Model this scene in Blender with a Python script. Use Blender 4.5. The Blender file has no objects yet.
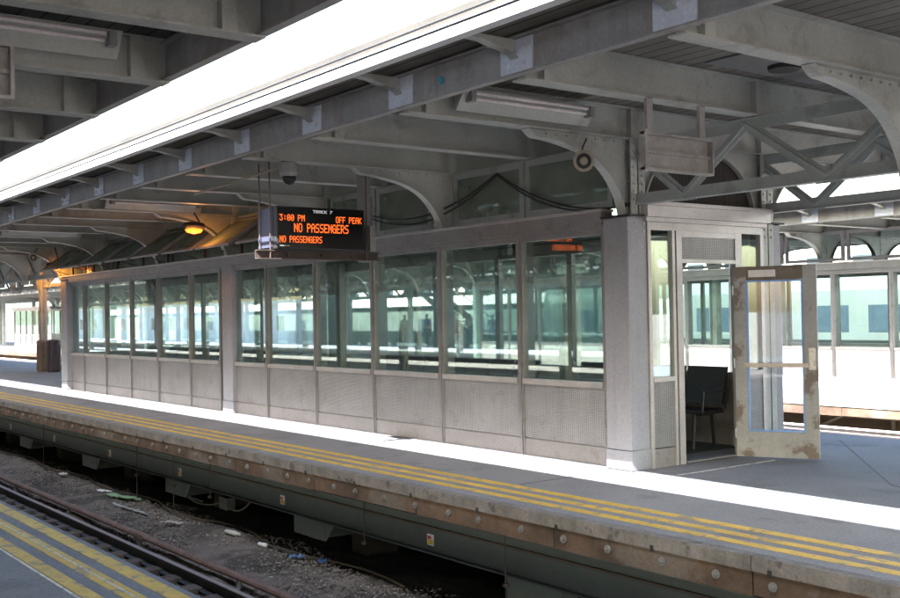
import bpy, bmesh, math, random
from mathutils import Vector, Matrix
R = math.radians
random.seed(7)
S = bpy.context.scene
COL = S.collection

# ------------------------------------------------------------------ camera
CH = 1.6
cam_d = bpy.data.cameras.new('camera')
cam = bpy.data.objects.new('camera', cam_d); COL.objects.link(cam)
yaw, pit, rol = R(36.970), R(0.8038), R(-1.0266)
F = Vector((-math.cos(yaw)*math.cos(pit), math.sin(yaw)*math.cos(pit), math.sin(pit)))
Rv = Vector((math.sin(yaw), math.cos(yaw), 0)); U = Rv.cross(F)
R2 = Rv*math.cos(rol)+U*math.sin(rol); U2 = -Rv*math.sin(rol)+U*math.cos(rol)
m = Matrix((R2, U2, -F)).transposed().to_4x4(); m.translation = Vector((0, 0, CH))
cam.matrix_world = m
cam_d.sensor_width = 36; cam_d.lens = 36*1067.76/900
cam_d.clip_start = .05; cam_d.clip_end = 3000
S.camera = cam

# ------------------------------------------------------------------ light
SUN_D = Vector((-.30, .92, -1)).normalized()
w = bpy.data.worlds.new('World'); S.world = w; w.use_nodes = True
nt = w.node_tree; nt.nodes.clear()
sky = nt.nodes.new('ShaderNodeTexSky'); sky.sky_type = 'NISHITA'; sky.sun_disc = False
sky.sun_elevation = math.asin(-SUN_D.z); sky.sun_rotation = math.atan2(-SUN_D.x, -SUN_D.y)
sky.air_density = 1.6; sky.dust_density = 3.5; sky.ozone_density = .8
bg = nt.nodes.new('ShaderNodeBackground'); bg.inputs['Strength'].default_value = .15
out = nt.nodes.new('ShaderNodeOutputWorld')
nt.links.new(sky.outputs[0], bg.inputs[0]); nt.links.new(bg.outputs[0], out.inputs[0])
sd = bpy.data.lights.new('sun', 'SUN'); sd.energy = 5; sd.angle = R(.5); sd.color = (1, .965, .92)
sun = bpy.data.objects.new('sun', sd); COL.objects.link(sun)
sun.rotation_euler = SUN_D.to_track_quat('-Z', 'Y').to_euler(); sun.location = (0, -20, 30)
S.view_settings.view_transform = 'Standard'; S.view_settings.look = 'None'
S.view_settings.exposure = 3.08; S.view_settings.gamma = 1; S.view_settings.use_curve_mapping = False
S.cycles.use_denoising = True
S.cycles.max_bounces = 14; S.cycles.diffuse_bounces = 7; S.cycles.glossy_bounces = 5; S.cycles.transparent_max_bounces = 24
S.cycles.caustics_reflective = False; S.cycles.caustics_refractive = False
S.cycles.sample_clamp_indirect = 6

# ------------------------------------------------------------------ materials
def mat(name, c, rough=.6, metal=0, var=.15, vs=3, bump=0, bs=40, stain=None, st_amt=.5, st_scale=1.5, st_lo=.52, streak=0, spec=.5, fine=.14):
    M = bpy.data.materials.new(name); M.use_nodes = True
    n = M.node_tree.nodes; l = M.node_tree.links
    b = n['Principled BSDF']
    b.inputs['Roughness'].default_value = rough; b.inputs['Metallic'].default_value = metal
    b.inputs['Specular IOR Level'].default_value = spec
    g = n.new('ShaderNodeNewGeometry')
    def noise(sc, det=6, vec=None):
        t = n.new('ShaderNodeTexNoise'); t.inputs['Scale'].default_value = sc; t.inputs['Detail'].default_value = det
        t.inputs['Roughness'].default_value = .6
        l.new(vec or g.outputs['Position'], t.inputs['Vector']); return t
    a = noise(vs)
    r = n.new('ShaderNodeMapRange'); l.new(a.outputs[0], r.inputs[0])
    r.inputs[1].default_value = .3; r.inputs[2].default_value = .7
    r.inputs[3].default_value = 1-var; r.inputs[4].default_value = 1+var
    mx = n.new('ShaderNodeVectorMath'); mx.operation = 'SCALE'
    mx.inputs[0].default_value = c; l.new(r.outputs[0], mx.inputs['Scale'])
    colr = mx.outputs[0]
    def blend(fac, c2, base):
        q = n.new('ShaderNodeMix'); q.data_type = 'RGBA'
        l.new(fac, q.inputs[0]); l.new(base, q.inputs[6])
        if isinstance(c2, tuple): q.inputs[7].default_value = (*c2, 1)
        else: l.new(c2, q.inputs[7])
        return q.outputs[2]
    if streak:
        mp = n.new('ShaderNodeMapping'); mp.inputs['Scale'].default_value = (9, 9, .5)
        l.new(g.outputs['Position'], mp.inputs[0])
        t = noise(1.5, 5, mp.outputs[0])
        rr = n.new('ShaderNodeMapRange'); l.new(t.outputs[0], rr.inputs[0])
        rr.inputs[1].default_value = .5; rr.inputs[2].default_value = .75; rr.inputs[4].default_value = streak
        colr = blend(rr.outputs[0], tuple(x*.35 for x in c), colr)
    if stain:
        t = noise(st_scale, 8)
        rr = n.new('ShaderNodeMapRange'); l.new(t.outputs[0], rr.inputs[0])
        rr.inputs[1].default_value = st_lo; rr.inputs[2].default_value = st_lo+.06; rr.inputs[4].default_value = st_amt
        colr = blend(rr.outputs[0], stain, colr)
    if fine:
        t = noise(38, 4); t2 = noise(140, 2)
        ad = n.new('ShaderNodeMath'); ad.operation = 'ADD'; l.new(t.outputs[0], ad.inputs[0]); l.new(t2.outputs[0], ad.inputs[1])
        rr = n.new('ShaderNodeMapRange'); l.new(ad.outputs[0], rr.inputs[0]); rr.inputs[1].default_value = .7; rr.inputs[2].default_value = 1.3
        rr.inputs[3].default_value = 1-fine; rr.inputs[4].default_value = 1+fine
        v = n.new('ShaderNodeVectorMath'); v.operation = 'SCALE'; l.new(colr, v.inputs[0]); l.new(rr.outputs[0], v.inputs['Scale']); colr = v.outputs[0]
    l.new(colr, b.inputs['Base Color'])
    if bump:
        t = noise(bs, 5)
        bp = n.new('ShaderNodeBump'); bp.inputs['Strength'].default_value = bump; bp.inputs['Distance'].default_value = .01
        l.new(t.outputs[0], bp.inputs['Height']); l.new(bp.outputs[0], b.inputs['Normal'])
    M['b'] = 1
    return M
def col_out(M):
    b = M.node_tree.nodes['Principled BSDF']; return b, b.inputs['Base Color'].links[0].from_socket
def seams(M, axis, period, width, dark=.35, dist=.01):
    """dark joint lines at a fixed spacing along one world axis"""
    n = M.node_tree.nodes; l = M.node_tree.links; b, cs = col_out(M)
    g = n.new('ShaderNodeNewGeometry'); s = n.new('ShaderNodeSeparateXYZ'); l.new(g.outputs['Position'], s.inputs[0])
    d = n.new('ShaderNodeMath'); d.operation = 'DIVIDE'; l.new(s.outputs[axis], d.inputs[0]); d.inputs[1].default_value = period
    f = n.new('ShaderNodeMath'); f.operation = 'FRACT'; l.new(d.outputs[0], f.inputs[0])
    c = n.new('ShaderNodeMath'); c.operation = 'LESS_THAN'; l.new(f.outputs[0], c.inputs[0]); c.inputs[1].default_value = width/period
    q = n.new('ShaderNodeMix'); q.data_type = 'RGBA'; l.new(c.outputs[0], q.inputs[0]); l.new(cs, q.inputs[6])
    v = n.new('ShaderNodeVectorMath'); v.operation = 'SCALE'; l.new(cs, v.inputs[0]); v.inputs['Scale'].default_value = dark
    l.new(v.outputs[0], q.inputs[7])
    # each board its own shade
    fl = n.new('ShaderNodeMath'); fl.operation = 'FLOOR'; l.new(d.outputs[0], fl.inputs[0])
    wn = n.new('ShaderNodeTexWhiteNoise'); wn.noise_dimensions = '1D'; l.new(fl.outputs[0], wn.inputs['W'])
    mr = n.new('ShaderNodeMapRange'); l.new(wn.outputs[0], mr.inputs[0]); mr.inputs[3].default_value = .82; mr.inputs[4].default_value = 1.15
    v2 = n.new('ShaderNodeVectorMath'); v2.operation = 'SCALE'; l.new(q.outputs[2], v2.inputs[0]); l.new(mr.outputs[0], v2.inputs['Scale'])
    l.new(v2.outputs[0], b.inputs['Base Color'])
def diamond(M, sc=65, amt=.55):
    """pressed diamond-mesh sheet"""
    n = M.node_tree.nodes; l = M.node_tree.links; b, cs = col_out(M)
    g = n.new('ShaderNodeNewGeometry'); s = n.new('ShaderNodeSeparateXYZ'); l.new(g.outputs['Position'], s.inputs[0])
    def mth(op, a, bb):
        q = n.new('ShaderNodeMath'); q.operation = op
        for i, x in enumerate((a, bb)):
            if x is None: continue
            if isinstance(x, (int, float)): q.inputs[i].default_value = x
            else: l.new(x, q.inputs[i])
        return q.outputs[0]
    h = mth('ADD', s.outputs[0], s.outputs[1])
    a = mth('SINE', mth('MULTIPLY', mth('ADD', h, mth('MULTIPLY', s.outputs[2], 1.5)), sc*2), None)
    c = mth('SINE', mth('MULTIPLY', mth('SUBTRACT', h, mth('MULTIPLY', s.outputs[2], 1.5)), sc*2), None)
    p = mth('MULTIPLY', a, c)
    mr = n.new('ShaderNodeMapRange'); l.new(p, mr.inputs[0]); mr.inputs[1].default_value = -1
    mr.inputs[3].default_value = 1-amt; mr.inputs[4].default_value = 1+amt*.5
    v = n.new('ShaderNodeVectorMath'); v.operation = 'SCALE'; l.new(cs, v.inputs[0]); l.new(mr.outputs[0], v.inputs['Scale'])
    l.new(v.outputs[0], b.inputs['Base Color'])
    bp = n.new('ShaderNodeBump'); bp.inputs['Strength'].default_value = .5; bp.inputs['Distance'].default_value = .004
    l.new(p, bp.inputs['Height']); l.new(bp.outputs[0], b.inputs['Normal'])
def glass(name, tint, ior=1.5, boost=1.5, wav=.0018, lighten=0):
    M = bpy.data.materials.new(name); M.use_nodes = True
    n = M.node_tree.nodes; l = M.node_tree.links; n.clear()
    o = n.new('ShaderNodeOutputMaterial'); mx = n.new('ShaderNodeMixShader'); t = n.new('ShaderNodeBsdfTransparent')
    gl = n.new('ShaderNodeBsdfGlossy'); gl.inputs['Roughness'].default_value = .015
    fr = n.new('ShaderNodeFresnel'); fr.inputs[0].default_value = ior
    t.inputs[0].default_value = (*tint, 1); gl.inputs[0].default_value = (.93, .98, .96, 1)
    q = n.new('ShaderNodeMath'); q.operation = 'MULTIPLY'; q.use_clamp = True; q.inputs[1].default_value = boost
    l.new(fr.outputs[0], q.inputs[0]); l.new(q.outputs[0], mx.inputs[0]); l.new(t.outputs[0], mx.inputs[1]); l.new(gl.outputs[0], mx.inputs[2])
    # old float glass is a little wavy
    g = n.new('ShaderNodeNewGeometry'); nz = n.new('ShaderNodeTexNoise'); nz.inputs['Scale'].default_value = 2.2; nz.inputs['Detail'].default_value = 1
    l.new(g.outputs['Position'], nz.inputs['Vector']); bp = n.new('ShaderNodeBump'); bp.inputs['Strength'].default_value = wav; bp.inputs['Distance'].default_value = .05
    l.new(nz.outputs[0], bp.inputs['Height']); l.new(bp.outputs[0], gl.inputs['Normal'])
    if lighten:  # diffuse film lightens the panes in place of light and reflections
        df = n.new('ShaderNodeBsdfDiffuse'); df.inputs[0].default_value = (.27, .31, .27, 1); m2 = n.new('ShaderNodeMixShader')
        n2 = n.new('ShaderNodeTexNoise'); n2.inputs['Scale'].default_value = 1.7; n2.inputs['Detail'].default_value = 5; l.new(g.outputs['Position'], n2.inputs['Vector'])
        mr = n.new('ShaderNodeMapRange'); l.new(n2.outputs[0], mr.inputs[0]); mr.inputs[1].default_value = .3; mr.inputs[2].default_value = .7; mr.inputs[3].default_value = lighten*.6; mr.inputs[4].default_value = min(1, lighten*1.4)
        l.new(mr.outputs[0], m2.inputs[0]); l.new(mx.outputs[0], m2.inputs[1]); l.new(df.outputs[0], m2.inputs[2]); l.new(m2.outputs[0], o.inputs[0]); return M
    l.new(mx.outputs[0], o.inputs[0]); return M
def emis(name, c, s):
    M = bpy.data.materials.new(name); M.use_nodes = True
    b = M.node_tree.nodes['Principled BSDF']; b.inputs['Base Color'].default_value = (*[x*.3 for x in c], 1)
    b.inputs['Emission Color'].default_value = (*c, 1); b.inputs['Emission Strength'].default_value = s; return M

PAINT = mat('painted_steel', (.425, .44, .415), .5, 0, .16, 1.3, .12, 30, (.26, .25, .23), .5, 2.2, .56)
PAINTD = mat('painted_steel_greenish', (.32, .355, .35), .5, 0, .14, 1.3, .1, 30, (.20, .20, .20), .5, 2.5, .56)
PLATE = mat('sun_tinted_steel', (.68, .72, .82), .45, 0, .08, 5, .05)  # pale bluish tone paints in the sunlit reflection on the bolt plates
FASC = mat('fascia_paint', (.35, .345, .345), .5, 0, .2, 1.8, .12, 25, (.25, .20, .17), .4, 3, .55, .35)
GUT = mat('white_gutter', (.75, .75, .76), .5, 0, .06)
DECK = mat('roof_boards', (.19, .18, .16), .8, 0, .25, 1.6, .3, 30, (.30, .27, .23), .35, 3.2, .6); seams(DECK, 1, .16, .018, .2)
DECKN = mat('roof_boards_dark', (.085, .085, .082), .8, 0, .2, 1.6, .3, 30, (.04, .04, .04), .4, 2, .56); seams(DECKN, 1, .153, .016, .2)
SOFFIT = mat('soffit_steel', (.20, .20, .20), .5, 0, .15, 1.5)
ALU = mat('anodised_frame', (.25, .24, .235), .42, .35, .14, 4, .05, 60, (.15, .13, .12), .4, 7, .6)
ALUW = mat('bright_frame', (.42, .40, .39), .4, .3, .12, 4)
MESHP = mat('pressed_sheet', (.30, .29, .285), .45, .25, .12, 2.5, 0, 40, (.17, .145, .135), .3, 3.5, .585, .25); diamond(MESHP)
KICK = mat('kick_plate', (.28, .26, .25), .45, .3, .14, 3, .05, 40, (.15, .125, .115), .35, 6, .58)
JACK = mat('painted_cladding', (.30, .305, .335), .55, 0, .07, 2, .05, 30, (.30, .27, .26), .35, 3, .6, .15)
PLAT = mat('platform_asphalt', (.20, .213, .25), .85, 0, .16, .9, .5, 120, (.12, .125, .14), .5, 1.3, .55, fine=.3)
CONC = mat('weathered_concrete', (.27, .255, .25), .85, 0, .25, 5, .5, 30, (.10, .09, .09), .7, 5, .57)
YEL = mat('yellow_paint', (.56, .38, .07), .6, 0, .2, 4, .2, 80, (.22, .20, .15), .8, 7, .55)
WHT = mat('white_paint', (.62, .62, .62), .6, 0, .1, 6, 0, 40, (.25, .25, .26), .7, 12, .5)
WOOD = mat('creosoted_timber', (.105, .068, .048), .8, 0, .5, 2.2, .5, 40, (.16, .145, .135), .5, 1.3, .53, .5, fine=.2)
WOODG = mat('grey_timber', (.175, .165, .16), .85, 0, .35, 4, .9, 30, (.05, .045, .042), .7, 5, .6, .4, fine=.2)
GALV = mat('galvanised', (.42, .44, .46), .4, .7, .2, 20)
WASH = mat('dull_washer', (.20, .20, .20), .6, .3, .4, 12)
GIRD = mat('green_girder', (.072, .086, .088), .55, 0, .12, 1.8, .1, 40, (.06, .07, .065), .5, 3, .57)
GIRDL = mat('pale_green_steel', (.13, .16, .152), .5, 0, .15, 3, .1, 40, (.10, .11, .10), .5, 3, .57)
BALL = mat('ballast_dirt', (.165, .14, .12), .95, 0, .45, 3, .9, 18, (.045, .04, .036), .7, 1.1, .5)
STONE = mat('stone', (.19, .168, .15), .9, 0, .9, 14)
RAIL = mat('rail_steel', (.02, .017, .016), .5, .4, .3, 8)
RAILT = mat('rail_highlight', (.42, .42, .43), .4, .3, .1, 8)  # grey paints in the highlight along the rail tops
RUST = mat('rusty_steel', (.18, .12, .105), .75, .1, .3, 6, .4, 60)
SLEEP = mat('sleeper_wood', (.11, .088, .075), .9, 0, .4, 8, .5, 30)
BLACK = mat('black_enamel', (.016, .016, .018), .6, 0, .1)
BLUEG = mat('blue_grey_enamel', (.04, .046, .085), .75, 0, .1)
DKST = mat('dark_brown_steel', (.07, .05, .045), .6, 0, .2, 5)
CABLE = mat('black_cable', (.03, .03, .032), .5, 0, .1)
SIGNB = mat('bare_sign_panel', (.335, .32, .31), .5, .1, .18, 6, .1, 40, (.24, .2, .185), .5, 5, .55)
HORN = mat('beige_plastic', (.34, .29, .22), .5)
TUBE = mat('unlit_tube', (.72, .66, .66), .3)
CCT = mat('cctv_grey', (.30, .30, .30), .4)
DOORW = mat('peeling_white_paint', (.36, .375, .385), .6, 0, .12, 3, .3, 30, (.17, .135, .11), .9, 3.1, .54, .2)
DOORB = mat('bare_door_wood', (.17, .145, .12), .75, 0, .3, 6, .3, 40, (.37, .365, .36), .7, 4, .56)
SHEDL = mat('shed_pale_green', (.11, .135, .12), .8, 0, .3, .5)
SHED = mat('shed_green', (.055, .075, .065), .8, 0, .3, .5)
SUNPALE = mat('sun_paled_panel', (.62, .58, .52), .6, 0, .06, 3)  # paler copy of the dado, full sun put into its colour
BLUET = mat('blue_tape', (.20, .40, .85), .5)
DARKI = mat('dark_interior', (.055, .06, .062), .7, 0, .2)
BENCH = mat('bench_metal', (.06, .06, .068), .4, .5, .1)
BROWNW = mat('brown_abutment', (.20, .14, .09), .9, 0, .2, 3, .3)
DKWALL = mat('under_platform_concrete', (.03, .029, .027), .9, 0, .4, 2, .4)  # near-black to deepen the shade under the platform
BIN1 = mat('bin_brown', (.20, .16, .13), .6, 0, .2, 8)
BIN2 = mat('bin_plum', (.06, .045, .065), .5, 0, .2, 8)
BLDW = mat('building_greyblue', (.62, .65, .70), .7, 0, .08, .2)
BLDP = mat('building_pale', (.60, .58, .55), .8, 0, .1, .2)
TRAINM = mat('train_steel', (.11, .13, .13), .5, .2, .06, 1)
TRAINB = mat('train_window', (.03, .045, .06), .1)
RED = mat('red_paint', (.45, .05, .04), .5)
WHITEP = mat('white_plastic', (.75, .75, .75), .5)
GLASS = glass('tinted_pane', (.905, .955, .938), 1.45, .5)
GLASSD = glass('lightened_dark_pane', (.72, .80, .74), 1.45, .6, lighten=.6)
GLASS2 = glass('pale_pane', (.93, .985, .97), 1.45, .5)
GLASSC = glass('clear_pane', (.94, .95, .975), 1.45, .8)
LEDO = emis('led_orange', (1, .15, .02), .19)
LEDW = emis('led_label_white', (.7, .7, .75), .09)
SODIUM = emis('sodium_lamp', (1, .17, .015), .6)
# ------------------------------------------------------------------ mesh helpers
class MB:
    def __init__(s): s.v = []; s.f = []; s.m = []; s.k = 0
    def _add(s, v, f, k=None):
        o = len(s.v); s.v += [tuple(x) for x in v]; s.f += [[i+o for i in q] for q in f]; s.m += [s.k if k is None else k]*len(f); return s
    def box(s, x0, x1, y0, y1, z0, z1, k=None):
        v = [(x, y, z) for z in (z0, z1) for y in (y0, y1) for x in (x0, x1)]
        return s._add(v, [(0, 2, 3, 1), (4, 5, 7, 6), (0, 1, 5, 4), (2, 6, 7, 3), (0, 4, 6, 2), (1, 3, 7, 5)], k)
    def bar(s, a, b, w, h, up=(0, 0, 1), k=None):
        a = Vector(a); b = Vector(b); d = (b-a).normalized(); u = Vector(up)
        sx = d.cross(u)
        if sx.length < 1e-4: sx = d.cross(Vector((1, 0, 0)))
        sx.normalize(); u = sx.cross(d)
        v = [p+sx*i*w/2+u*j*h/2 for p in (a, b) for i, j in ((-1, -1), (1, -1), (1, 1), (-1, 1))]
        return s._add(v, [(3, 2, 1, 0), (4, 5, 6, 7), (0, 1, 5, 4), (1, 2, 6, 5), (2, 3, 7, 6), (3, 0, 4, 7)], k)
    def prism(s, pts, a0, a1, axis=0, k=None):
        """polygon pts in the two other axes, extruded along axis"""
        def mk(p, a):
            return (a, p[0], p[1]) if axis == 0 else ((p[0], a, p[1]) if axis == 1 else (p[0], p[1], a))
        n = len(pts); v = [mk(p, a0) for p in pts]+[mk(p, a1) for p in pts]
        f = [tuple(range(n))[::-1], tuple(range(n, 2*n))]+[(i, (i+1) % n, n+(i+1) % n, n+i) for i in range(n)]
        return s._add(v, f, k)
    def tube(s, pts, r, n=8, k=None, cap=True):
        pts = [Vector(p) for p in pts]; rs = r if isinstance(r, (list, tuple)) else [r]*len(pts)
        v = []; f = []; up = Vector((0, 0, 1))
        for i, p in enumerate(pts):
            d = (pts[min(i+1, len(pts)-1)]-pts[max(i-1, 0)]).normalized()
            a = d.cross(up)
            if a.length < .05: a = d.cross(Vector((0, 1, 0)))
            a.normalize(); b = d.cross(a)
            v += [p+(a*math.cos(t)+b*math.sin(t))*rs[i] for t in [2*math.pi*j/n for j in range(n)]]
        for i in range(len(pts)-1):
            f += [(i*n+j, i*n+(j+1) % n, (i+1)*n+(j+1) % n, (i+1)*n+j) for j in range(n)]
        if cap: f += [tuple(range(n))[::-1], tuple(range((len(pts)-1)*n, len(pts)*n))]
        return s._add(v, f, k)
    def strip(s, pts, a0, a1, th, axis=0, k=None):
        """flange that follows an open curve, thickness th downward along the curve normal"""
        n = len(pts)
        for i in range(n-1):
            p, q = Vector(pts[i]), Vector(pts[i+1]); d = (q-p).normalized(); nn = Vector((-d.y, d.x))*th
            s.prism([tuple(p), tuple(q), tuple(q-nn), tuple(p-nn)], a0, a1, axis, k)
        return s
    def build(s, name, mats, parent=None, loc=None, smooth=False, bevel=0):
        me = bpy.data.meshes.new(name); off = Vector(parent.location) if parent is not None and loc is None else Vector((0, 0, 0))
        p = parent
        while parent is not None and loc is None and p.parent is not None:
            p = p.parent; off += Vector(p.location)
        me.from_pydata([tuple(Vector(x)-off) for x in s.v], [], s.f)
        if not isinstance(mats, (list, tuple)): mats = [mats]
        for q in mats: me.materials.append(q)
        for pl, kk in zip(me.polygons, s.m): pl.material_index = kk; pl.use_smooth = smooth
        me.update()
        o = bpy.data.objects.new(name, me); COL.objects.link(o)
        if parent is not None: o.parent = parent
        if loc is not None: o.location = loc
        if bevel:
            b = o.modifiers.new('bevel', 'BEVEL'); b.width = bevel; b.segments = 2; b.limit_method = 'ANGLE'; b.harden_normals = False
        return o
def thing(name, label, cat, loc=(0, 0, 0), group=None):
    o = bpy.data.objects.new(name, None); COL.objects.link(o); o.location = loc; o.empty_display_size = .1
    o['label'] = label; o['category'] = cat
    if group: o['group'] = group
    bpy.context.view_layer.update() if False else None
    return o
def tag(o, label, cat, group=None):
    o['label'] = label; o['category'] = cat
    if group: o['group'] = group
    return o
def struct(o, kind='structure'): o['kind'] = kind; return o
def copy(o, parent=None, loc=None):
    c = o.copy(); COL.objects.link(c); c.parent = parent
    if loc is not None: c.location = loc
    for ch in list(o.children): copy(ch, c)
    return c

# ------------------------------------------------------------------ setting: ground and platforms
g = MB(); g._add([(-900, -700, -1.37), (500, -700, -1.37), (500, 900, -1.37), (-900, 900, -1.37)], [(0, 1, 2, 3)])
struct(g.build('ground', BALL))
# uneven cinder bed between the first two platforms
def bed(x0, x1, y0, y1, z, nx, ny, amp):
    b = MB(); v = []; f = []
    for j in range(ny+1):
        for i in range(nx+1):
            x = x0+(x1-x0)*i/nx; y = y0+(y1-y0)*j/ny
            h = z-(.10 if y < 4.9 else 0)+amp*(math.sin(x*1.3+y*2)*.35+math.sin(x*3.7-y*4.1)*.25+random.uniform(-.5, .5)*.5)
            if 5.0 < y < 7.6: h += .12*math.sin((y-5.0)/2.6*math.pi)
            v.append((x, y, h))
    for j in range(ny):
        for i in range(nx):
            a = j*(nx+1)+i; f.append((a, a+1, a+nx+2, a+nx+1))
    b._add(v, f); return b
struct(bed(-42, 6, 2.0, 6.2, -1.33, 400, 36, .05).build('track_bed', BALL, smooth=True))
SHADEBED = mat('painted_shade_bed', (.022, .019, .017), .9, 0, .5, 4, .8, 20)  # near-black bed paints in the deep shade under the platform
struct(bed(-42, 6, 6.18, 8.2, -1.33, 400, 18, .09).build('shade_dark_ground', SHADEBED, smooth=True))
YC = [(-.75, 0, -3.8, 2.53), (9.05, 0, 5.80, 12.05), (20.55, -.1, 17.3, 23.6), (31.75, -.15, 28.5, 35.0)]
def platform(ya, yb, z, x0, x1, stripes):
    b = MB(); b.box(x0, x1, ya+.004, yb-.004, z-.16, z); o = b.build('platform', PLAT); struct(o)
    s = MB()
    for e, sg in stripes:
        for a, c in ((.13, .225), (.335, .425), (.54, .635)):
            y0, y1 = sorted((e+sg*a, e+sg*c)); s.box(x0, x1, y0, y1, z+.0005, z+.004)
    struct(s.build('platform_stripes', YEL))
    s = MB()
    for e, sg in stripes:
        y0, y1 = sorted((e+sg*.645, e+sg*.66)); s.box(x0, x1, y0, y1, z+.0005, z+.004)
    if stripes[0][0] < 3: struct(s.build('platform_line', WHT))
b = MB(); b.box(-80, 8, -3.8, 2.53, -.16, 0); struct(b.build('platform', [PLAT]))
s = MB()
for y0, y1 in ((2.38, 2.485), (2.185, 2.29), (2.0, 2.095)): s.box(-80, 8, y0, y1, .0005, .004)
struct(s.build('platform_stripes', YEL))
s = MB(); s.box(-80, 8, 1.975, 1.992, .0005, .004); s.box(-80, 8, 2.235, 2.245, .0045, .0065); struct(s.build('platform_line', WHT))
platform(5.80, 12.05, 0, -80, 22, [(5.80, 1)])
platform(17.3, 24.6, -.1, -105, 8, [(17.3, 1)])
platform(28.5, 35.0, -.15, -105, -33, [(28.5, 1)])
s = MB()
for x in (-26.3, -17.1, -7.6, -1.5): s.box(x-.006, x+.006, 6.5, 7.8, .0005, .003)
s.bar((-7.48, 11.46, .002), (-5.3, 8.9, .002), .014, .003); s.bar((-5.3, 8.9, .002), (-3.6, 8.0, .002), .012, .003)
struct(s.build('platform_joints', DKST))
s = MB(); s.box(-6.98, -6.955, 7.98, 9.5, .0005, .004); struct(s.build('platform_line', WHT))  # thin pale strip across the paving by the doorway

# ------------------------------------------------------------------ canopies
GX = [-7.54+1.525*i for i in range(-70, 19)]
def isframe(x): return abs(((x+7.54)/3.05)-round((x+7.54)/3.05)) < .01
def iscol(x): return abs(((x+7.54)/9.15)-round((x+7.54)/9.15)) < .01
KN = [(-2.45, 3.335), (-2.36, 3.27), (-2.24, 3.262), (-1.98, 3.225), (-1.72, 3.165), (-1.50, 3.06), (-1.34, 2.91), (-1.23, 2.74), (-1.175, 2.56)]
KI = [(-.90, 2.56), (-.87, 2.76), (-.76, 2.98), (-.56, 3.16), (-.32, 3.26), (0, 3.30)]
def smooth(P, n=3):
    o = []
    for i in range(len(P)-1):
        a, b, c, d = [Vector(P[min(max(j, 0), len(P)-1)]) for j in (i-1, i, i+1, i+2)]
        for k in range(n):
            t = k/n; o.append(tuple(.5*((2*b)+(c-a)*t+(2*a-5*b+4*c-d)*t*t+(3*b-a-3*c+d)*t**3)))
    return o+[P[-1]]
KN = smooth(KN); KI = smooth(KI)
PROTO = {}
def proto():
    b = MB()  # rafter: I-beam across the platform
    b.box(-.006, .006, -3.84, 3.84, 3.345, 3.66); b.box(-.075, .075, -3.84, 3.84, 3.33, 3.345); b.box(-.07, .07, -3.84, 3.84, 3.64, 3.655)
    for y in (-3.6, -1.05, 1.05, 3.6): b.box(-.07, .07, y-.05, y+.05, 3.346, 3.639)
    for y in (-3.74, -3.65):
        for z in (3.42, 3.5, 3.58):
            b.tube([(-.0, y, z), (.03, y, z)], .016, 6)
    PROTO['rafter'] = b
    b = MB()
    poly = [(p[0], p[1]) for p in KN]+[(-1.06, 2.56), (-1.06, 3.329), (-2.45, 3.329)]
    b.prism(poly[::-1], -.008, .008); b.strip(KN, -.055, .055, .016)
    for i in range(9): b.tube([(-.03, -2.2+i*.13, 3.30), (.03, -2.2+i*.13, 3.30)], .011, 6)
    for i in range(5): b.tube([(-.03, -1.11, 2.65+i*.13), (.03, -1.11, 2.65+i*.13)], .011, 6)
    PROTO['knee'] = b
    b = MB()
    poly = KI+[(0, 3.329), (-1.04, 3.329), (-1.04, 2.56)]
    b.prism(poly, -.008, .008); b.strip(KI[::-1], -.05, .05, .016); PROTO['inner'] = b
    b = MB()  # steel column
    b.box(-.1, .1, -.008, .008, 0, 3.33); b.box(-.1, -.085, -.1, .1, 0, 3.33); b.box(.085, .1, -.1, .1, 0, 3.33)
    for i in range(12):
        z = 2.4+i*.08
        for y in (-.06, .06): b.tube([(.1, y, z), (.112, y, z)], .014, 6)
    PROTO['column'] = b
    b = MB()  # truss, one bay of 3.05 between frames, starting at x=0
    b.box(0, 3.05, -.05, .05, 2.665, 2.675); b.box(0, 3.05, -.03, -.018, 2.675, 2.775)
    b.box(0, 3.05, -.05, .05, 3.31, 3.32); b.box(0, 3.05, -.03, -.018, 3.21, 3.31)
    for a, c in (((0, 3.27), (.72, 2.70)), ((.72, 2.70), (1.45, 3.27)), ((1.45, 3.27), (2.28, 2.70)), ((2.28, 2.70), (3.05, 3.27))):
        b.bar((a[0], -.02, a[1]), (c[0], -.02, c[1]), .10, .012, (0, 1, 0)); b.bar((a[0], -.035, a[1]), (c[0], -.035, c[1]), .03, .03, (0, 1, 0))
    for x in (.72, 1.45, 2.28): 
        z = 3.26 if x == 1.45 else 2.71
        b.prism([(x-.13, z-.06), (x+.13, z-.06), (x+.09, z+.08), (x-.09, z+.08)], -.012, -.007, 1)
    PROTO['truss'] = b
    b = MB()  # eave bracket, at the negative side
    b.prism([(-3.86, 3.50), (-3.86, 3.63), (-4.36, 3.63), (-4.36, 3.60), (-4.2, 3.585), (-4.0, 3.545)], -.006, .006)
    b.strip([(-4.36, 3.60), (-4.2, 3.59), (-4.12, 3.57), (-4.0, 3.55), (-3.93, 3.53), (-3.875, 3.49)], -.045, .045, .010)
    PROTO['bracket'] = b
    b = MB(); b.box(-.18, .18, -3.884, -3.872, 3.372, 3.625)
    for x in (-.1, .09):
        b.tube([(x, -3.884, 3.44), (x, -3.897, 3.44)], .017, 6)
    b.tube([(.02, -3.884, 3.52), (.02, -3.897, 3.52)], .015, 6)
    b.box(-.03, -.016, -3.90, -3.884, 3.50, 3.60); PROTO['plate'] = b
proto()
def protomesh(key, name, mats):
    o = PROTO[key].build(name, mats, None); COL.objects.unlink(o); me = o.data; bpy.data.objects.remove(o); return me
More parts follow.
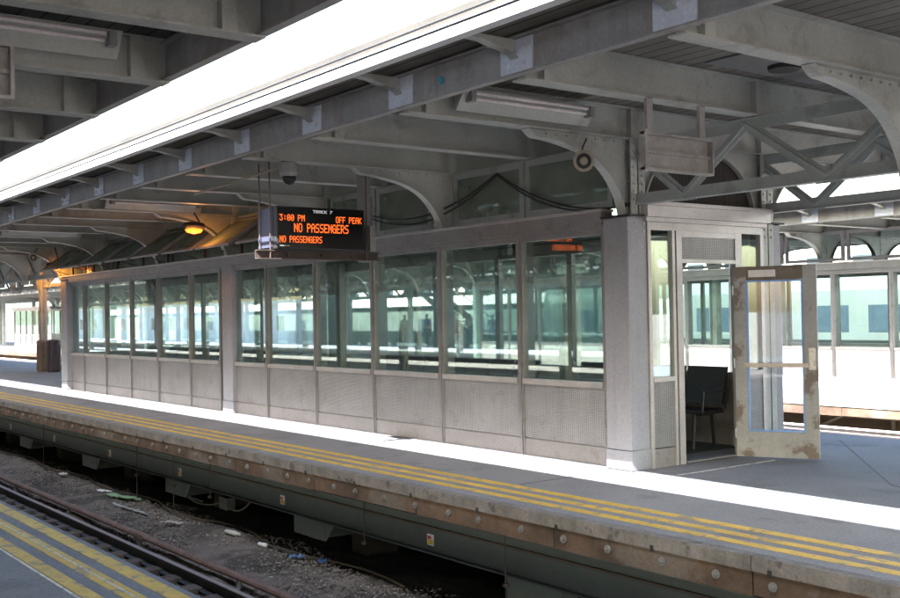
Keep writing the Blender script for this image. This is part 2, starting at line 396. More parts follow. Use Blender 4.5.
MESH = dict(rafter=protomesh('rafter', 'rafter', PAINT), knee=protomesh('knee', 'knee_brace', PAINT), inner=protomesh('inner', 'arch_brace', PAINT),
            column=protomesh('column', 'column', PAINT), truss=protomesh('truss', 'truss', PAINTD), bracket=protomesh('bracket', 'eave_bracket', PAINT),
            plate=protomesh('plate', 'bolt_plate', PLATE))
def inst(key, name, parent, loc, rz=0, sx=1):
    o = bpy.data.objects.new(name, MESH[key]); COL.objects.link(o); o.parent = parent; o.location = loc; o.rotation_euler = (0, 0, rz)
    return o
def canopy(yc, zo, x0, x1, label, deck, gap=(), plates=True, trussgap=(), frames_from=-1e9, back=4.40, top=3.80):
    t = thing('platform_canopy', label, 'canopy', (0, yc, zo), 'platform canopies of the station')
    b = MB(); b.box(x0, x1, yc-4.40, yc+back, 3.66+zo, top+zo); b.build('roof_deck', deck, t)
    for sg in (-1, 1):
        b = MB()
        y = yc+sg*3.86
        b.box(x0, x1, y-.008, y+.008, 3.37+zo, 3.63+zo); b.box(x0, x1, min(y, y-sg*-.0)-.0, max(y, y)+.0001, 3.37+zo, 3.6301+zo) if False else None
        b.box(x0, x1, y-.06, y+.012, 3.355+zo, 3.37+zo); b.box(x0, x1, y-.06, y+.012, 3.63+zo, 3.645+zo)
        b.build('fascia_beam', FASC, t)
        b = MB(); y = yc+(back if sg > 0 else -4.40)
        b.box(x0, x1, y-.05, y+.05, 3.575+zo, 3.655+zo); b.box(x0, x1, y-.058, y+.058, 3.81+zo if False else 3.656+zo, 3.68+zo)
        b.build('gutter', GUT, t)
    for x in GX:
        if not (x0 < x < x1): continue
        inst('rafter', 'rafter', t, (x, 0, 0))
        if plates and x < 6:
            inst('plate', 'bolt_plate', t, (x+.02, 0, 0))
            inst('bracket', 'eave_bracket', t, (x, 0, 0))
        if isframe(x) and x > frames_from:
            for rz in (0, math.pi):
                inst('knee', 'knee_brace', t, (x, 0, 0), rz)
                inst('inner', 'arch_brace', t, (x, 0, 0), rz)
                if not any(a <= x < c-.1 for a, c in trussgap) and x+3.05 < x1:
                    o = inst('truss', 'truss', t, (x, -1.05 if rz == 0 else 1.05, 0))
        if iscol(x):
            for sg in (-1, 1):
                inst('column', 'column', t, (x, sg*1.05, 0))
    return t
c1 = canopy(9.05, 0, -66, 20, 'grey steel canopy over the platform with the glazed waiting room and the train display', DECK, trussgap=[(-25.9, -7.6)], back=4.02)
# canopy above the camera's platform sits so that its far beam is at y = 3.10
c0 = canopy(-.76, 0, -80, 5.5, 'grey steel canopy overhead in the top left corner with dark boards and beam ends', DECKN, plates=False, back=4.20, top=4.05)  # deck thickened out of view to trim the strip of sun
c2 = canopy(21.6, -.15, -96, 3, 'steel canopy of the second platform seen behind the open white door', DECK, trussgap=[(-26, 5)], frames_from=-70)
b = MB(); b.box(-110, 8, -14.1, -7.6, -.16, 0); struct(b.build('platform', PLAT))  # added platform out of view, darkens the ground mirrored in the windows
cm = canopy(-9.85, 0, -104, 5, 'added steel canopy behind the camera, shading the near platform and darkening the reflections', DECKN, plates=False)  # added out of view to block sun and darken the window reflections
c3 = canopy(31.75, -.15, -90, -33, 'most distant steel canopy, above the waiting people seen through the glass', DECK, plates=False, frames_from=-78)

# ------------------------------------------------------------------ waiting rooms
def waiting_room(yc, zo, xs, label, group=None, detail=True, MP=None, KP=None, GM=None, endwall=True, grp='glazed waiting rooms'):
    """xs: list of (x_right, x_left) panel spans, front at yc-1.14"""
    xr, xl = xs[0][0], xs[-1][1]
    t = thing('waiting_room', label, 'waiting room', ((xr+xl)/2, yc, zo), grp)
    for sg in (-1, 1):
        yf = yc+sg*1.14
        yi = yf-sg*.07    # inner face
        lo, hi = min(yf, yi), max(yf, yi)
        for a, c in xs:
            x0, x1 = c, a
            gl = MB(); gl.box(x0+.05, x1-.05, yf-sg*.035-.003, yf-sg*.035+.003, .86+zo, 2.40+zo)
            wn = gl.build('window', GM or GLASS, t)
            fr = MB()
            fr.box(x0, x0+.05, lo, hi, .001+zo, 2.444+zo); fr.box(x1-.05, x1, lo, hi, .001+zo, 2.444+zo)
            fr.box(x0+.05, x1-.05, lo, hi, 2.395+zo, 2.444+zo)
            # projecting glazing beads and the light edge of each mullion
            e = sg*.014
            q = sorted((yf+sg*.0005, yf+e))
            fr.box(x0-.0, x0+.022, q[0], q[1], .001+zo, 2.444+zo)
            if sg < 0 and x1 > -17: fr.box(x0+.001, x0+.045, yi+.001, yi+.11, .86+zo, 2.44+zo)
            fr.build('frame', ALU, wn)
            si = MB(); q = sorted((yf+sg*.02, yi)); si.box(x0+.05, x1-.05, q[0], q[1], .80+zo, .86+zo); si.build('sill', ALUW, wn)
            dd = MB(); dd.box(x0+.05, x1-.05, lo+.012, hi-.012, .20+zo, .80+zo)
            dd.build('dado_panel', MP or MESHP, t)
            kk = MB(); kk.box(x0+.05, x1-.05, lo+.008, hi-.008, .001+zo, .185+zo); kk.box(x0+.05, x1-.05, lo+.022, hi-.022, .1851+zo, .1999+zo)
            kk.build('kick_plate', KP or KICK, t)
        co = MB()
        q = sorted((yf+sg*.03, yi)); co.box(xl-.1, xr+.05, q[0], q[1], 2.445+zo, 2.485+zo)
        q = sorted((yf+sg*.09, yi)); co.box(xl-.1, xr+.05, q[0], q[1], 2.486+zo, 2.62+zo)
        co.build('cornice', ALU, t)
        c2_ = MB(); q = sorted((yf+sg*.125, yi)); c2_.box(xl-.1, xr+.07, q[0], q[1], 2.621+zo, 2.65+zo); c2_.build('cornice_edge', ALUW, t)
    rf = MB(); rf.box(xl-.05, xr-.02, yc-1.06, yc+1.06, 2.55+zo, 2.6+zo); rf.build('ceiling', DARKI, t)
    fl = MB(); fl.box(xl, xr-.05, yc-1.06, yc+1.06, .001+zo, .012+zo); fl.build('floor_mat', DARKI, t)
    # plain left end
    le = MB(); le.box(xl-.07, xl-.005, yc-1.0, yc+1.0, 0+zo, .85+zo); le.build('end_panel', KICK, t)
    lg = MB(); lg.box(xl-.04, xl-.03, yc-1.0, yc+1.0, .86+zo, 2.4+zo); lg.build('end_window', GLASS, t)
    return t
MX = [-7.84, -9.20, -10.72, -12.28, -13.85, -15.39, -16.63]
ML = [-17.12, -18.40, -19.92, -21.38, -22.87, -24.32, -25.55]
xs = [(MX[i], MX[i+1]) for i in range(6)]+[(ML[i], ML[i+1]) for i in range(6)]
wr = waiting_room(9.05, 0, xs, 'long glazed waiting room with metal dado panels on the platform across the track')
# steel columns with cladding standing in the wall line (parts of the waiting room)
def jacket(parent, x0, x1, y0, y1, zo=0):
    b = MB(); b.box(x0, x1, y0, y1, .2+zo, 2.545+zo); o = b.build('column_cladding', JACK, parent, bevel=.012)
    b = MB(); b.box(x0-.008, x1+.008, y0-.008, y1+.008, zo+.001, .198+zo); b.build('plinth', JACK, o, bevel=.008)
    b = MB(); b.box(x0-.02, x1+.05, y0-.02, y1+.02, 2.547+zo, 2.565+zo); b.build('cap_plate', BLACK, o)
jacket(wr, -7.78, -7.435, 7.83, 8.10)
jacket(wr, -16.92, -16.54, 7.855, 8.06)
jacket(wr, -25.55, -25.2, 7.80, 8.06)
jacket(wr, -7.925, -7.44, 10.03, 10.32)
jacket(wr, -17.10, -16.68, 10.04, 10.25)
jacket(wr, -26.02, -25.62, 10.04, 10.30)
# right end wall with the doorway
XE = -7.42
b = MB()
for y0, y1 in ((8.105, 8.15), (8.47, 8.51), (8.535, 8.62), (9.49, 9.60), (9.93, 9.985)): b.box(XE-.06, XE, y0, y1, 0, 2.42)
b.box(XE-.06, XE-.001, 8.105, 9.985, 2.421, 2.50); b.box(XE-.06, XE-.001, 8.62, 9.49, 2.09, 2.13); b.box(XE-.06, XE-.001, 8.62, 9.49, 2.36, 2.42)
b.build('end_frame', ALUW, wr)
b = MB(); b.box(XE-.045, XE-.01, 8.15, 8.47, .20, .87); b.box(XE-.045, XE-.01, 9.60, 9.93, .20, .87); b.build('dado_panel', MESHP, wr)
b = MB(); b.box(XE-.045, XE-.008, 8.15, 8.47, 0, .19); b.box(XE-.045, XE-.008, 9.60, 9.93, 0, .19); b.build('kick_plate', KICK, wr)
b = MB(); b.box(XE-.06, XE+.008, 8.15, 8.47, .871, .92); b.box(XE-.06, XE+.008, 9.60, 9.93, .871, .92); b.build('end_sill', ALUW, wr)
b = MB(); b.box(XE-.045, XE-.01, 8.62, 9.49, 2.131, 2.359); b.build('transom_panel', MESHP, wr)
for y0, y1 in ((8.15, 8.47), (9.60, 9.93)):
    b = MB(); b.box(XE-.033, XE-.027, y0, y1, .92, 2.36); b.build('sidelight', GLASS, wr)
b = MB(); b.box(XE-.06, XE+.03, 8.06, 10.02, 2.502, 2.545); b.box(XE-.06, XE+.075, 8.03, 10.03, 2.546, 2.66); b.box(XE-.06, XE+.105, 8.02, 10.03, 2.661, 2.70)
b.build('end_cornice', ALUW, wr)
b = MB(); b.box(-7.47, XE+.02, 8.63, 9.48, .013, .02); b.build('threshold', ALUW, wr)
# open door
H = Vector((-7.36, 9.375)); E_ = Vector((-6.6, 9.76))
dl = (E_-H).length
dr = bpy.data.objects.new('door', None); COL.objects.link(dr); dr.parent = wr
dr.location = Vector((H.x, H.y, .02))-Vector(wr.location); dr.rotation_euler = (0, 0, math.atan2(E_.y-H.y, E_.x-H.x)); dr['label'] = 'open white door with peeling paint and blue taped glass'
def sub(b, name, mats, bevel=0):
    o = b.build(name, mats, None, bevel=bevel); o.parent = dr; return o
z = 2.03
b = MB(); b.box(0, .13, -.022, .022, 0, z, 1); b.box(dl-.14, dl, -.022, .022, 0, z, 1)
b.box(.13, dl-.14, -.022, .022, 0, .27, 1); b.box(.13, dl-.14, -.022, .022, z-.15, z, 0)
sub(b, 'door_leaf', [DOORB, DOORW], .004)
b = MB(); b.box(.145, dl-.155, -.003, .003, .285, z-.165); sub(b, 'glass_pane', GLASSC)
b = MB()
for x0, x1, z0, z1 in ((.131, .147, .272, z-.152), (dl-.157, dl-.141, .272, z-.152), (.147, dl-.157, .272, .288), (.147, dl-.157, z-.168, z-.152)): b.box(x0, x1, -.015, .015, z0, z1)
sub(b, 'glazing_tape', BLUET)
b = MB(); b.box(.1, dl-.09, -.05, -.025, .955, 1.0); b.box(.11, .14, -.0249, -.0225, .95, 1.005); b.box(dl-.12, dl-.1, -.0249, -.0225, .95, 1.005); sub(b, 'push_bar', ALUW)
b = MB(); b.box(.16, .44, -.028, -.0225, z-.115, z-.04); sub(b, 'name_plate', WHITEP)
b = MB(); b.box(dl-.09, dl-.02, -.03, -.0225, .93, 1.16); b.tube([(dl-.05, -.03, 1.0), (dl-.05, -.07, 1.0)], .022, 10); b.tube([(dl-.05, -.03, 1.11), (dl-.05, -.04, 1.11)], .015, 8); sub(b, 'lock', GALV)
for hz in (.25, 1.0, 1.78):
    b = MB(); b.tube([(-.008, -.026, hz-.05), (-.008, -.026, hz+.05)], .011, 8); sub(b, 'hinge', GALV)
# waiting room benches: things of their own
def bench(x0, x1, y, label):
    t = thing('bench', label, 'bench', ((x0+x1)/2, y, 0), 'benches inside the waiting room')
    n = round((x1-x0)/.58); wd = (x1-x0)/n
    b = MB(); b.box(x0, x1, y-.20, y+.18, .41, .45); b.build('seat', BENCH, t, bevel=.01)
    for i in range(n):
        b = MB(); b.prism([(y+.17, .50), (y+.20, .50), (y+.30, .93), (y+.27, .93)], x0+i*wd+.02, x0+(i+1)*wd-.02); b.build('backrest', BENCH, t)
    for i in range(n+1):
        x = x0+i*wd; b = MB()
        b.tube([(x, y+.2, .45), (x, y+.22, .66), (x, y-.17, .66), (x, y-.19, .45)], .014, 6); b.build('armrest', BENCH, t)
    for x in (x0+.15, (x0+x1)/2, x1-.15):
        b = MB(); b.tube([(x, y-.15, .42), (x, y-.19, .0)], .02, 6); b.tube([(x, y+.14, .42), (x, y+.18, 0)], .02, 6); b.box(x-.02, x+.02, y-.16, y+.16, .38, .409); b.build('leg', BENCH, t)
bench(-10.4, -7.95, 9.72, 'dark metal bench with armrests just inside the open doorway')
bench(-15.6, -11.2, 9.72, 'long dark bench behind the glass below the display sign')
bench(-24.5, -19.5, 9.72, 'far dark bench behind the left half of the glass wall')

# clerestory windows above the cornice
def clere(parent, x0, x1, y, zo=0, gm=None, mt=None, z0=2.68, z1=3.32):
    mt = mt or ALU
    b = MB(); b.box(x0+.07, x1-.07, y+.02, y+.026, z0+.07+zo, z1-.07+zo); wn = b.build('clerestory_window', gm or GLASSD, parent)
    b = MB(); b.box(x0, x0+.07, y, y+.05, z0+zo, z1+zo); b.box(x1-.07, x1, y, y+.05, z0+zo, z1+zo); b.box(x0+.07, x1-.07, y, y+.05, z0+zo, z0+.07+zo); b.box(x0+.07, x1-.07, y, y+.05, z1-.07+zo, z1+zo)
    for x in (x0+.2, x1-.2): b.tube([(x, y, z0+.035+zo), (x, y-.012, z0+.035+zo)], .015, 6)
    b.build('frame', mt, wn)
for x0, x1 in ((-9.16, -7.80), (-10.52, -9.20), (-12.27, -11.0), (-13.5, -12.31)): clere(wr, x0, x1, 8.0, 0, None, PAINTD)
for i in range(8): clere(wr, -9.16-i*1.525, -7.72-i*1.525, 10.1, 0, GLASS, PAINTD)
b = MB(); b.box(-13.56, -7.6, 8.02, 8.05, 3.321, 3.34); b.build('clerestory_head', PAINTD, wr)
# awning lights pushed open over the left half
for i in range(8):
    x1 = -14.05-i*1.46 if i > 0 else -13.95; x0 = x1-1.30
    b = MB(); A = (8.02, 3.26); Bp = (7.32, 2.76); d = Vector((Bp[0]-A[0], Bp[1]-A[1])).normalized(); nn = Vector((-d.y, d.x))
    def ql(t0, t1, off0, off1):
        L = .86
        p = [Vector(A)+d*(t*L)+nn*o for t, o in ((t0, off0), (t1, off0), (t1, off1), (t0, off1))]; return [tuple(q) for q in p]
    b.prism(ql(.07, .93, -.003, .003), x0+.06, x1-.06); wn = b.build('awning_window', GLASSD, wr)
    b = MB(); b.prism(ql(0, .07, -.02, .02), x0, x1); b.prism(ql(.93, 1, -.02, .02), x0, x1); b.prism(ql(.07, .93, -.02, .02), x0, x0+.06); b.prism(ql(.07, .93, -.02, .02), x1-.06, x1)
    b.build('frame', ALU, wn)
    b = MB(); b.tube([(x0+.1, 7.95, 2.68), (x0+.1, 7.45, 2.84)], .009, 6); b.box(x0+.6, x0+.65, 7.86, 7.9, 2.652, 2.84); b.build('stay', DKST, wn)
b = MB(); b.box(-25.9, -13.9, 7.86, 7.90, 2.84, 2.88); b.build('stay_rail', ALU, wr)
b = MB(); b.box(-25.9, -13.6, 8.03, 8.06, 2.66, 3.32); b.box(-25.9, -7.7, 10.16, 10.18, 2.7, 3.32) if False else None
b.build('clerestory_backing', GLASSD, wr)
b = MB(); b.prism([(8.16, 2.665), (9.94, 2.665), (9.92, 2.8), (9.82, 3.0), (9.6, 3.18), (9.35, 3.26), (9.05, 3.29), (8.75, 3.26), (8.5, 3.18), (8.28, 3.0), (8.18, 2.8)], -7.56, -7.55)
sc = mat('dark_bird_mesh', (.035, .028, .022), .8, 0, .2, 20); seams(sc, 1, .05, .012, .3); b.build('gable_screen', sc, wr)

# second platform waiting rooms
xs2 = [(-3.9-1.34*i, -5.24-1.34*i) for i in range(16)]
w2 = waiting_room(21.34, -.1, xs2, 'brightly lit glazed waiting room on the second platform, behind the open door', MP=SUNPALE, KP=SUNPALE)
for i in range(14):
    clere(w2, -25.2+i*1.525, -23.74+i*1.525, 20.32, -.1, GLASS2, JACK)
b = MB(); b.box(-25.65, -25.5, 20.16, 20.4, -.1, 2.44); b.build('column_cladding', mat('pale_green_paint', (.45, .60, .52), .5), w2)
xs3 = [(-68.3-1.4*i, -69.7-1.4*i) for i in range(6)]
w3 = waiting_room(21.34, -.1, xs3, 'distant grey waiting room at the far left end, beyond the trash bins')

# ------------------------------------------------------------------ display, sign boxes, lamps etc
PIX = {'0': '01110100011001110101110011000101110', '3': '11111000100010000010000011000101110', ':': '00000001000010000000001000010000000', 'P': '11110100011000111110100001000010000',
 'M': '10001110111010110101100011000110001', 'O': '01110100011000110001100011000101110', 'F': '11111100001000011110100001000010000', 'E': '11111100001000011110100001000011111',
 'A': '01110100011000111111100011000110001', 'K': '10001100101010011000101001001010001', 'N': '10001110011010110101100111000110001', 'S': '01111100001000001110000010000111110',
 'G': '01110100011000010111100011000101111', 'R': '11110100011000111110101001001010001', 'T': '11111001000010000100001000010000100', 'C': '01110100011000010000100001000101110',
 '7': '11111000010001000100010000100001000', ' ': '0'*35}
def led(txt, x, y0, y1, z0, z1, mt, name, parent, wt=.97):
    n = len(txt)*6-1; i0 = 0
    for wd in txt.split(' '):
        led_word(wd, x, y0, y0+(y1-y0)*i0/len(txt), (y1-y0)/n, (z1-z0)/7, z1, mt, name, parent, wt); i0 += len(wd)+1
def led_word(txt, x, _y, y0, cw, chh, z1, mt, name, parent, wt):
    b = MB()
    for i, ch in enumerate(txt):
        for k, c in enumerate(PIX[ch]):
            if c == '1':
                yy = y0+(i*6+k % 5)*cw; zz = z1-(k//5+1)*chh
                b.box(x, x+.004, yy, yy+cw*wt, zz, zz+chh*wt)
    return b.build(name, mt, parent)
dt = thing('train_display', 'black hanging LED train display reading NO PASSENGERS in orange letters', 'display sign', (-10.8, 6.18, 2.36))
XD = -10.62
b = MB(); b.box(-11.05, XD, 5.59, 6.76, 2.355, 2.84); b.build('case', [BLACK], dt, bevel=.02)
b = MB(); b.box(-11.03, XD-.07, 5.582, 5.5885, 2.38, 2.815); b.build('side_panel', BLUEG, dt)
b = MB(); b.box(XD+.0005, XD+.006, 5.62, 6.73, 2.375, 2.82); scr = b.build('screen', mat('screen_black', (.008, .008, .009), .18), dt)
def yy(px): return 5.59+(px-190)/610*1.17
def zz(fr): return 2.835-fr*.475
XL = XD+.007
led('TRACK 7', XL, yy(435), yy(570), zz(.13), zz(.06), LEDW, 'track_label', scr)
led('3:00 PM', XL, yy(213), yy(382), zz(.335), zz(.185), LEDO, 'led_text', scr)
led('OFF PEAK', XL, yy(592), yy(775), zz(.345), zz(.19), LEDO, 'led_text', scr)
led('NO PASSENGERS', XL, yy(308), yy(680), zz(.595), zz(.385), LEDO, 'led_text', scr)
led('NO PASSENGERS', XL, yy(212), yy(495), zz(.845), zz(.69), LEDO, 'led_text', scr)
b = MB(); b.box(XL, XL+.002, yy(210), yy(275), zz(.935), zz(.915)); b.build('maker_strip', CCT, scr)
b = MB(); b.box(-10.76, -10.75, 5.40, 7.02, 2.25, 2.35); b.box(-10.749, -10.69, 5.40, 7.02, 2.25, 2.26); b.box(-10.749, -10.69, 5.40, 7.02, 2.34, 2.35)
for y in (5.8, 6.25, 6.65): b.tube([(-10.75, y, 2.30), (-10.72, y, 2.30)], .018, 8)
b.build('support_channel', DKST, dt)
for x, y in ((-10.70, 5.56), (-10.95, 5.56), (-10.70, 6.83)):
    b = MB(); b.tube([(x, y, 2.26), (x, y, 3.34)], .008, 6); b.build('hanger_rod', DKST, dt)
b = MB(); b.box(-10.95, -10.8, 6.86, 6.96, 2.24, 3.34); b.box(-10.75, -10.65, 6.85, 6.93, 2.36, 2.66); b.build('hanger_post', ALU, dt)

def cctv(x, y, z, label):
    t = thing('security_camera', label, 'security camera', (x, y, z), 'security cameras')
    b = MB(); b.tube([(x, y, z+.16), (x, y, z+.15), (x, y, z+.04), (x, y, z)], [.075, .10, .105, .095], 14); b.build('housing', CCT, t, smooth=False)
    b = MB(); b.tube([(x, y, z-.001), (x, y, z-.04), (x, y, z-.075), (x, y, z-.09)], [.08, .075, .045, .01], 14); b.build('dome', BLACK, t, smooth=True)
    b = MB(); b.tube([(x, y, z+.16), (x, y, 3.33)], .02, 8); b.box(x-.05, x+.05, y-.05, y+.05, 3.31, 3.328); b.build('bracket', CCT, t)
cctv(-10.55, 5.73, 3.16, 'grey dome security camera hanging just above the LED display')
t = thing('conduit', 'thin beige conduit sloping under the canopy left of the dome camera', 'conduit', (-10.5, 5.4, 3.2))
b = MB(); b.tube([(-10.4, 5.55, 3.24), (-11.6, 4.95+.6, 3.2), (-12.6, 5.5, 3.16)], .014, 6); b.build('pipe', HORN, t)

def signbox(x, y0, y1, z0, z1, label, strapz=3.34):
    t = thing('sign_box', label, 'sign', (x, (y0+y1)/2, z0), 'bare hanging sign backs')
    b = MB(); b.box(x-.06, x-.045, y0, y1, z0, z1); b.box(x-.045, x, y0, y1, z1-.02, z1); b.box(x-.045, x, y0, y1, z0, z0+.02); b.box(x-.045, x+.01, y0, y0+.03, z0-.02, z1+.02); b.box(x-.045, x+.005, y1-.02, y1, z0+.02, z1-.02)
    b.box(x-.045, x-.02, y0+.03, y1-.02, (z0+z1)/2-.012, (z0+z1)/2+.012); b.build('panel', SIGNB, t)
    for y in (y0+.09, y1-.12):
        b = MB(); b.box(x-.05, x-.02, y-.03, y+.04, z1+.001, strapz); b.build('strap', SIGNB, t)
signbox(-5.92, 6.45, 7.31, 2.74, 3.05, 'bare grey metal sign box hanging beside the corner column near the truss')
signbox(-5.90, .70, 1.57, 2.78, 3.08, 'sign box cut by the left picture edge, hanging from the overhead canopy')

def fluor(x, y0, y1, z, label):
    t = thing('strip_light', label, 'strip light', (x, (y0+y1)/2, z), 'unlit fluorescent strip lights under the canopies')
    b = MB(); b.prism([(x-.0, z-.17), (x+.13, z), (x+.0, z+.02)], y0, y1, 1); b.prism([(x-.001, z-.17), (x-.02, z-.17), (x-.02, z+.02), (x-.001, z+.02)], y0, y1, 1)
    b.build('reflector', PAINT, t)
    for dx, dz in ((.13, -.03), (.10, -.075)):
        b = MB(); b.tube([(x+dx, y0+.12, z+dz), (x+dx, y1-.12, z+dz)], .016, 8); b.build('tube', TUBE, t)
    for y in (y0+.06, y1-.10):
        b = MB(); b.box(x+.06, x+.15, y, y+.05, z-.11, z-.015); b.build('socket', CCT, t)
fluor(-7.38, 5.66, 7.25, 3.55, 'unlit strip light nearest the corner column, under the main canopy')
fluor(-16.6, 5.75, 7.35, 3.52, 'unlit strip light left of the orange lamp, in the middle of the canopy')
fluor(-22.70, 5.75, 7.35, 3.52, 'distant unlit strip light under the main canopy, furthest left')
fluor(-7.22, 1.0, 2.60, 3.56, 'unlit strip light under the overhead canopy in the top left corner')

def lamp(x, y, z, label, power):
    t = thing('sodium_lamp', label, 'lamp', (x, y, z), 'orange sodium lamps')
    b = MB(); b.tube([(x, y-.19, z+.05), (x, y-.16, z+.05), (x, y, z+.06), (x, y+.16, z+.05), (x, y+.19, z+.05)], [.02, .06, .07, .06, .02], 12); b.build('hood', DKST, t)
    b = MB(); b.tube([(x, y-.14, z+.0), (x, y-.11, z-.01), (x, y, z-.02), (x, y+.11, z-.01), (x, y+.14, z)], [.02, .045, .055, .045, .02], 14); b.build('lens', SODIUM, t, smooth=True)
    b = MB(); b.tube([(x, y+.1, z+.12), (x-.1, y+.05, 3.33)], .015, 6); b.build('stem', DKST, t)
    L = bpy.data.lights.new('sodium_glow', 'POINT'); L.energy = power; L.color = (1, .38, .06); L.shadow_soft_size = .06
    o = bpy.data.objects.new('sodium_glow', L); COL.objects.link(o); o.parent = t; o.location = (.05, 0, -.11)
lamp(-16.35, 7.12, 3.05, 'lit orange sodium lamp hanging over the middle column of the waiting room', 2.2)
lamp(-25.6, 7.66, 2.86, 'lit orange lamp by the left end column of the waiting room', 2.2)
lamp(-34.4, 9.6, 2.95, 'farthest lit orange lamp, over the trash bins', 5)

def horn(x, y, z, label, s=1):
    t = thing('loudspeaker', label, 'loudspeaker', (x, y, z), 'horn loudspeakers on the knee braces')
    a = Vector((.85, -.5, -.15)).normalized(); P0 = Vector((x, y, z))
    b = MB(); b.tube([P0-a*.08*s, P0-a*.03*s, P0+a*.05*s, P0+a*.09*s], [.05*s, .06*s, .085*s, .105*s], 16); b.build('horn', HORN, t, smooth=False)
    b = MB(); b.tube([P0+a*.0901*s, P0+a*.094*s], [.075*s, .07*s], 16); b.build('mouth', BLACK, t)
    b = MB(); b.tube([P0+a*.0945*s, P0+a*.10*s], [.04*s, .034*s], 12); b.build('driver', HORN, t)
    b = MB(); b.tube([P0-a*.04*s, P0+Vector((0, .02, .14))*s, P0+Vector((-.03, .1, .22))*s], .01, 6); b.build('bracket', DKST, t)
horn(-7.42, 7.20, 3.05, 'beige horn loudspeaker on the knee brace above the corner column')
horn(-25.75, 7.25, 3.10, 'small distant loudspeaker on the knee brace at the left end of the room')
# recessed lamp in the roof boards
t = thing('ceiling_light', 'round black recessed ceiling light in a steel soffit plate near the right-hand knee brace', 'ceiling light', (-5.55, 7.98, 3.64))
b = MB(); b.box(-5.78, -4.60, 7.05, 8.6, 3.645, 3.659); b.build('mounting_plate', SOFFIT, t)
b = MB(); b.tube([(-5.47, 7.70, 3.6455), (-5.47, 7.70, 3.61)], [.14, .135], 20); b.build('housing', BLACK, t)
# cables over the clerestory
t = thing('cable', 'pair of black cables sagging across the small upper windows', 'cable', (-9, 7.9, 2.7))
def cat(a, bpt, sag, n=14):
    a = Vector(a); bpt = Vector(bpt); return [a.lerp(bpt, i/n)-Vector((0, 0, sag*4*(i/n)*(1-i/n))) for i in range(n+1)]
for off in (0, .045):
    b = MB()
    p = cat((-12.2, 7.90, 2.95-off), (-9.55, 7.90, 3.22-off*.3), .22+off)+cat((-9.55, 7.90, 3.22-off*.3), (-7.48, 7.90, 2.66+off*.5), .17+off)
    b.tube(p, .011, 6); b.build('cord', CABLE, t, smooth=True)
# cables in the open gap between the canopies
for k, (y, zc, lb) in enumerate(((4.45, 3.655, 'upper thin cable strung along the bright gap between the canopies'), (4.50, 3.615, 'lower thin cable strung along the bright gap beside the gutter'))):
    b = MB(); b.tube([(6, y, zc), (-66, y, zc)], .010, 6); tag(b.build('overhead_cable', CABLE), lb, 'cable', 'cables along the gap between canopies')
# turquoise paint dabs on the fascia
for (x, z) in ((-7.63, 3.45), (-6.95, 3.50)):
    b = MB(); pts = [(x+.035*math.cos(a)*random.uniform(.6, 1.3), z+.035*math.sin(a)*random.uniform(.6, 1.3)) for a in [i*.7 for i in range(9)]]
    b.prism(pts, 5.170, 5.1815, 1); b.build('paint_dab', mat('turquoise_paint', (.05, .35, .48), .6), c1)

# ------------------------------------------------------------------ platform edge, girders and what hangs below
def edge(y, sg, zo, x0, x1, label, bolts=True, glabel='', n0=3.3, n1=-38, goff=.3, gdz=0, gm=None):
    t = thing('platform_edge_beam', label, 'edge beam', (-7, y, zo-.2), 'timber edge beams along the platforms')
    a, c = sorted((y, y-sg*.10)); b = MB()
    x = x1
    while x > x0:
        L = 3.8; q = max(x0, x-L+.01); b.box(q, x, y-sg*.09 if sg > 0 else y, y if sg > 0 else y+.09, zo-.10, zo-.003, 0); x -= L
    x = x1-.25
    while x > max(x0, -40) and bolts: b.box(x-.016, x+.016, y-.094, y-.0905, zo-.115, zo-.07, 1); x -= 1.0
    b.build('coping', [WOODG, BLACK], t)
    b = MB(); x = x1
    while x > x0:
        L = 1.9; q = max(x0, x-L+.012); dz = random.uniform(-.008, .008); dy = random.uniform(0, .008)
        b.box(q, x, (y-.07-dy) if sg > 0 else y, y if sg > 0 else y+.07+dy, zo-.265+dz, zo-.103); x -= L
    b.build('timber', WOOD, t)
    if bolts:
        x = n0; r = random.Random(3)
        while x > n1:
            xx = x+r.uniform(-.05, .05); b = MB(); yy_ = y-sg*.079
            b.tube([(xx, yy_, zo-.175), (xx, yy_-sg*.012, zo-.175)], [.032, .030], 12); b.tube([(xx, yy_-sg*.012, zo-.175), (xx, yy_-sg*.03, zo-.175)], .013, 6); b.build('washer_bolt', [WASH], t)
            x -= .5
    zo -= gdz; gt = thing('steel_girder', glabel, 'girder', (-7, y+sg*.3, zo-.7), 'steel girders under the platform edges')
    gy = y+sg*goff; b = MB()
    b.box(x0, x1, gy-.006, gy+.006, zo-.70, zo-.38); b.box(x0, x1, gy-.07, gy+.07, zo-.715, zo-.70); b.box(x0, x1, gy-.07, gy+.07, zo-.38, zo-.365)
    b.build('beam', gm or GIRD, gt)
    b = MB(); b.box(x0, x1, gy-sg*.03-.018, gy-sg*.03+.018, zo-.475, zo-.455); b.build('conduit', DKST, gt)
    return t, gt
e1, g1 = edge(5.80, 1, 0, -60, 7, 'weathered timber edge of the platform across the track, with washers and bolts', True, 'green steel girder running below the platform edge across the track', 3.3, -38)
e2, g2 = edge(17.3, 1, -.1, -90, 4, 'sunlit edge of the second platform behind the door', False, 'sunlit girder under the second platform behind the door', goff=.02, gdz=.12, gm=GUT)  # white girder colour stands in for sun on the steel
e0, g0 = edge(2.45, -1, 0, -60, 7, 'hidden timber edge below the yellow striped platform in the lower left corner', False, 'girder below the yellow striped platform in the lower left corner')
e3, g3 = edge(28.5, 1, -.15, -90, -33, 'edge of the far platform where people wait', False, 'girder under the far platform where people wait')
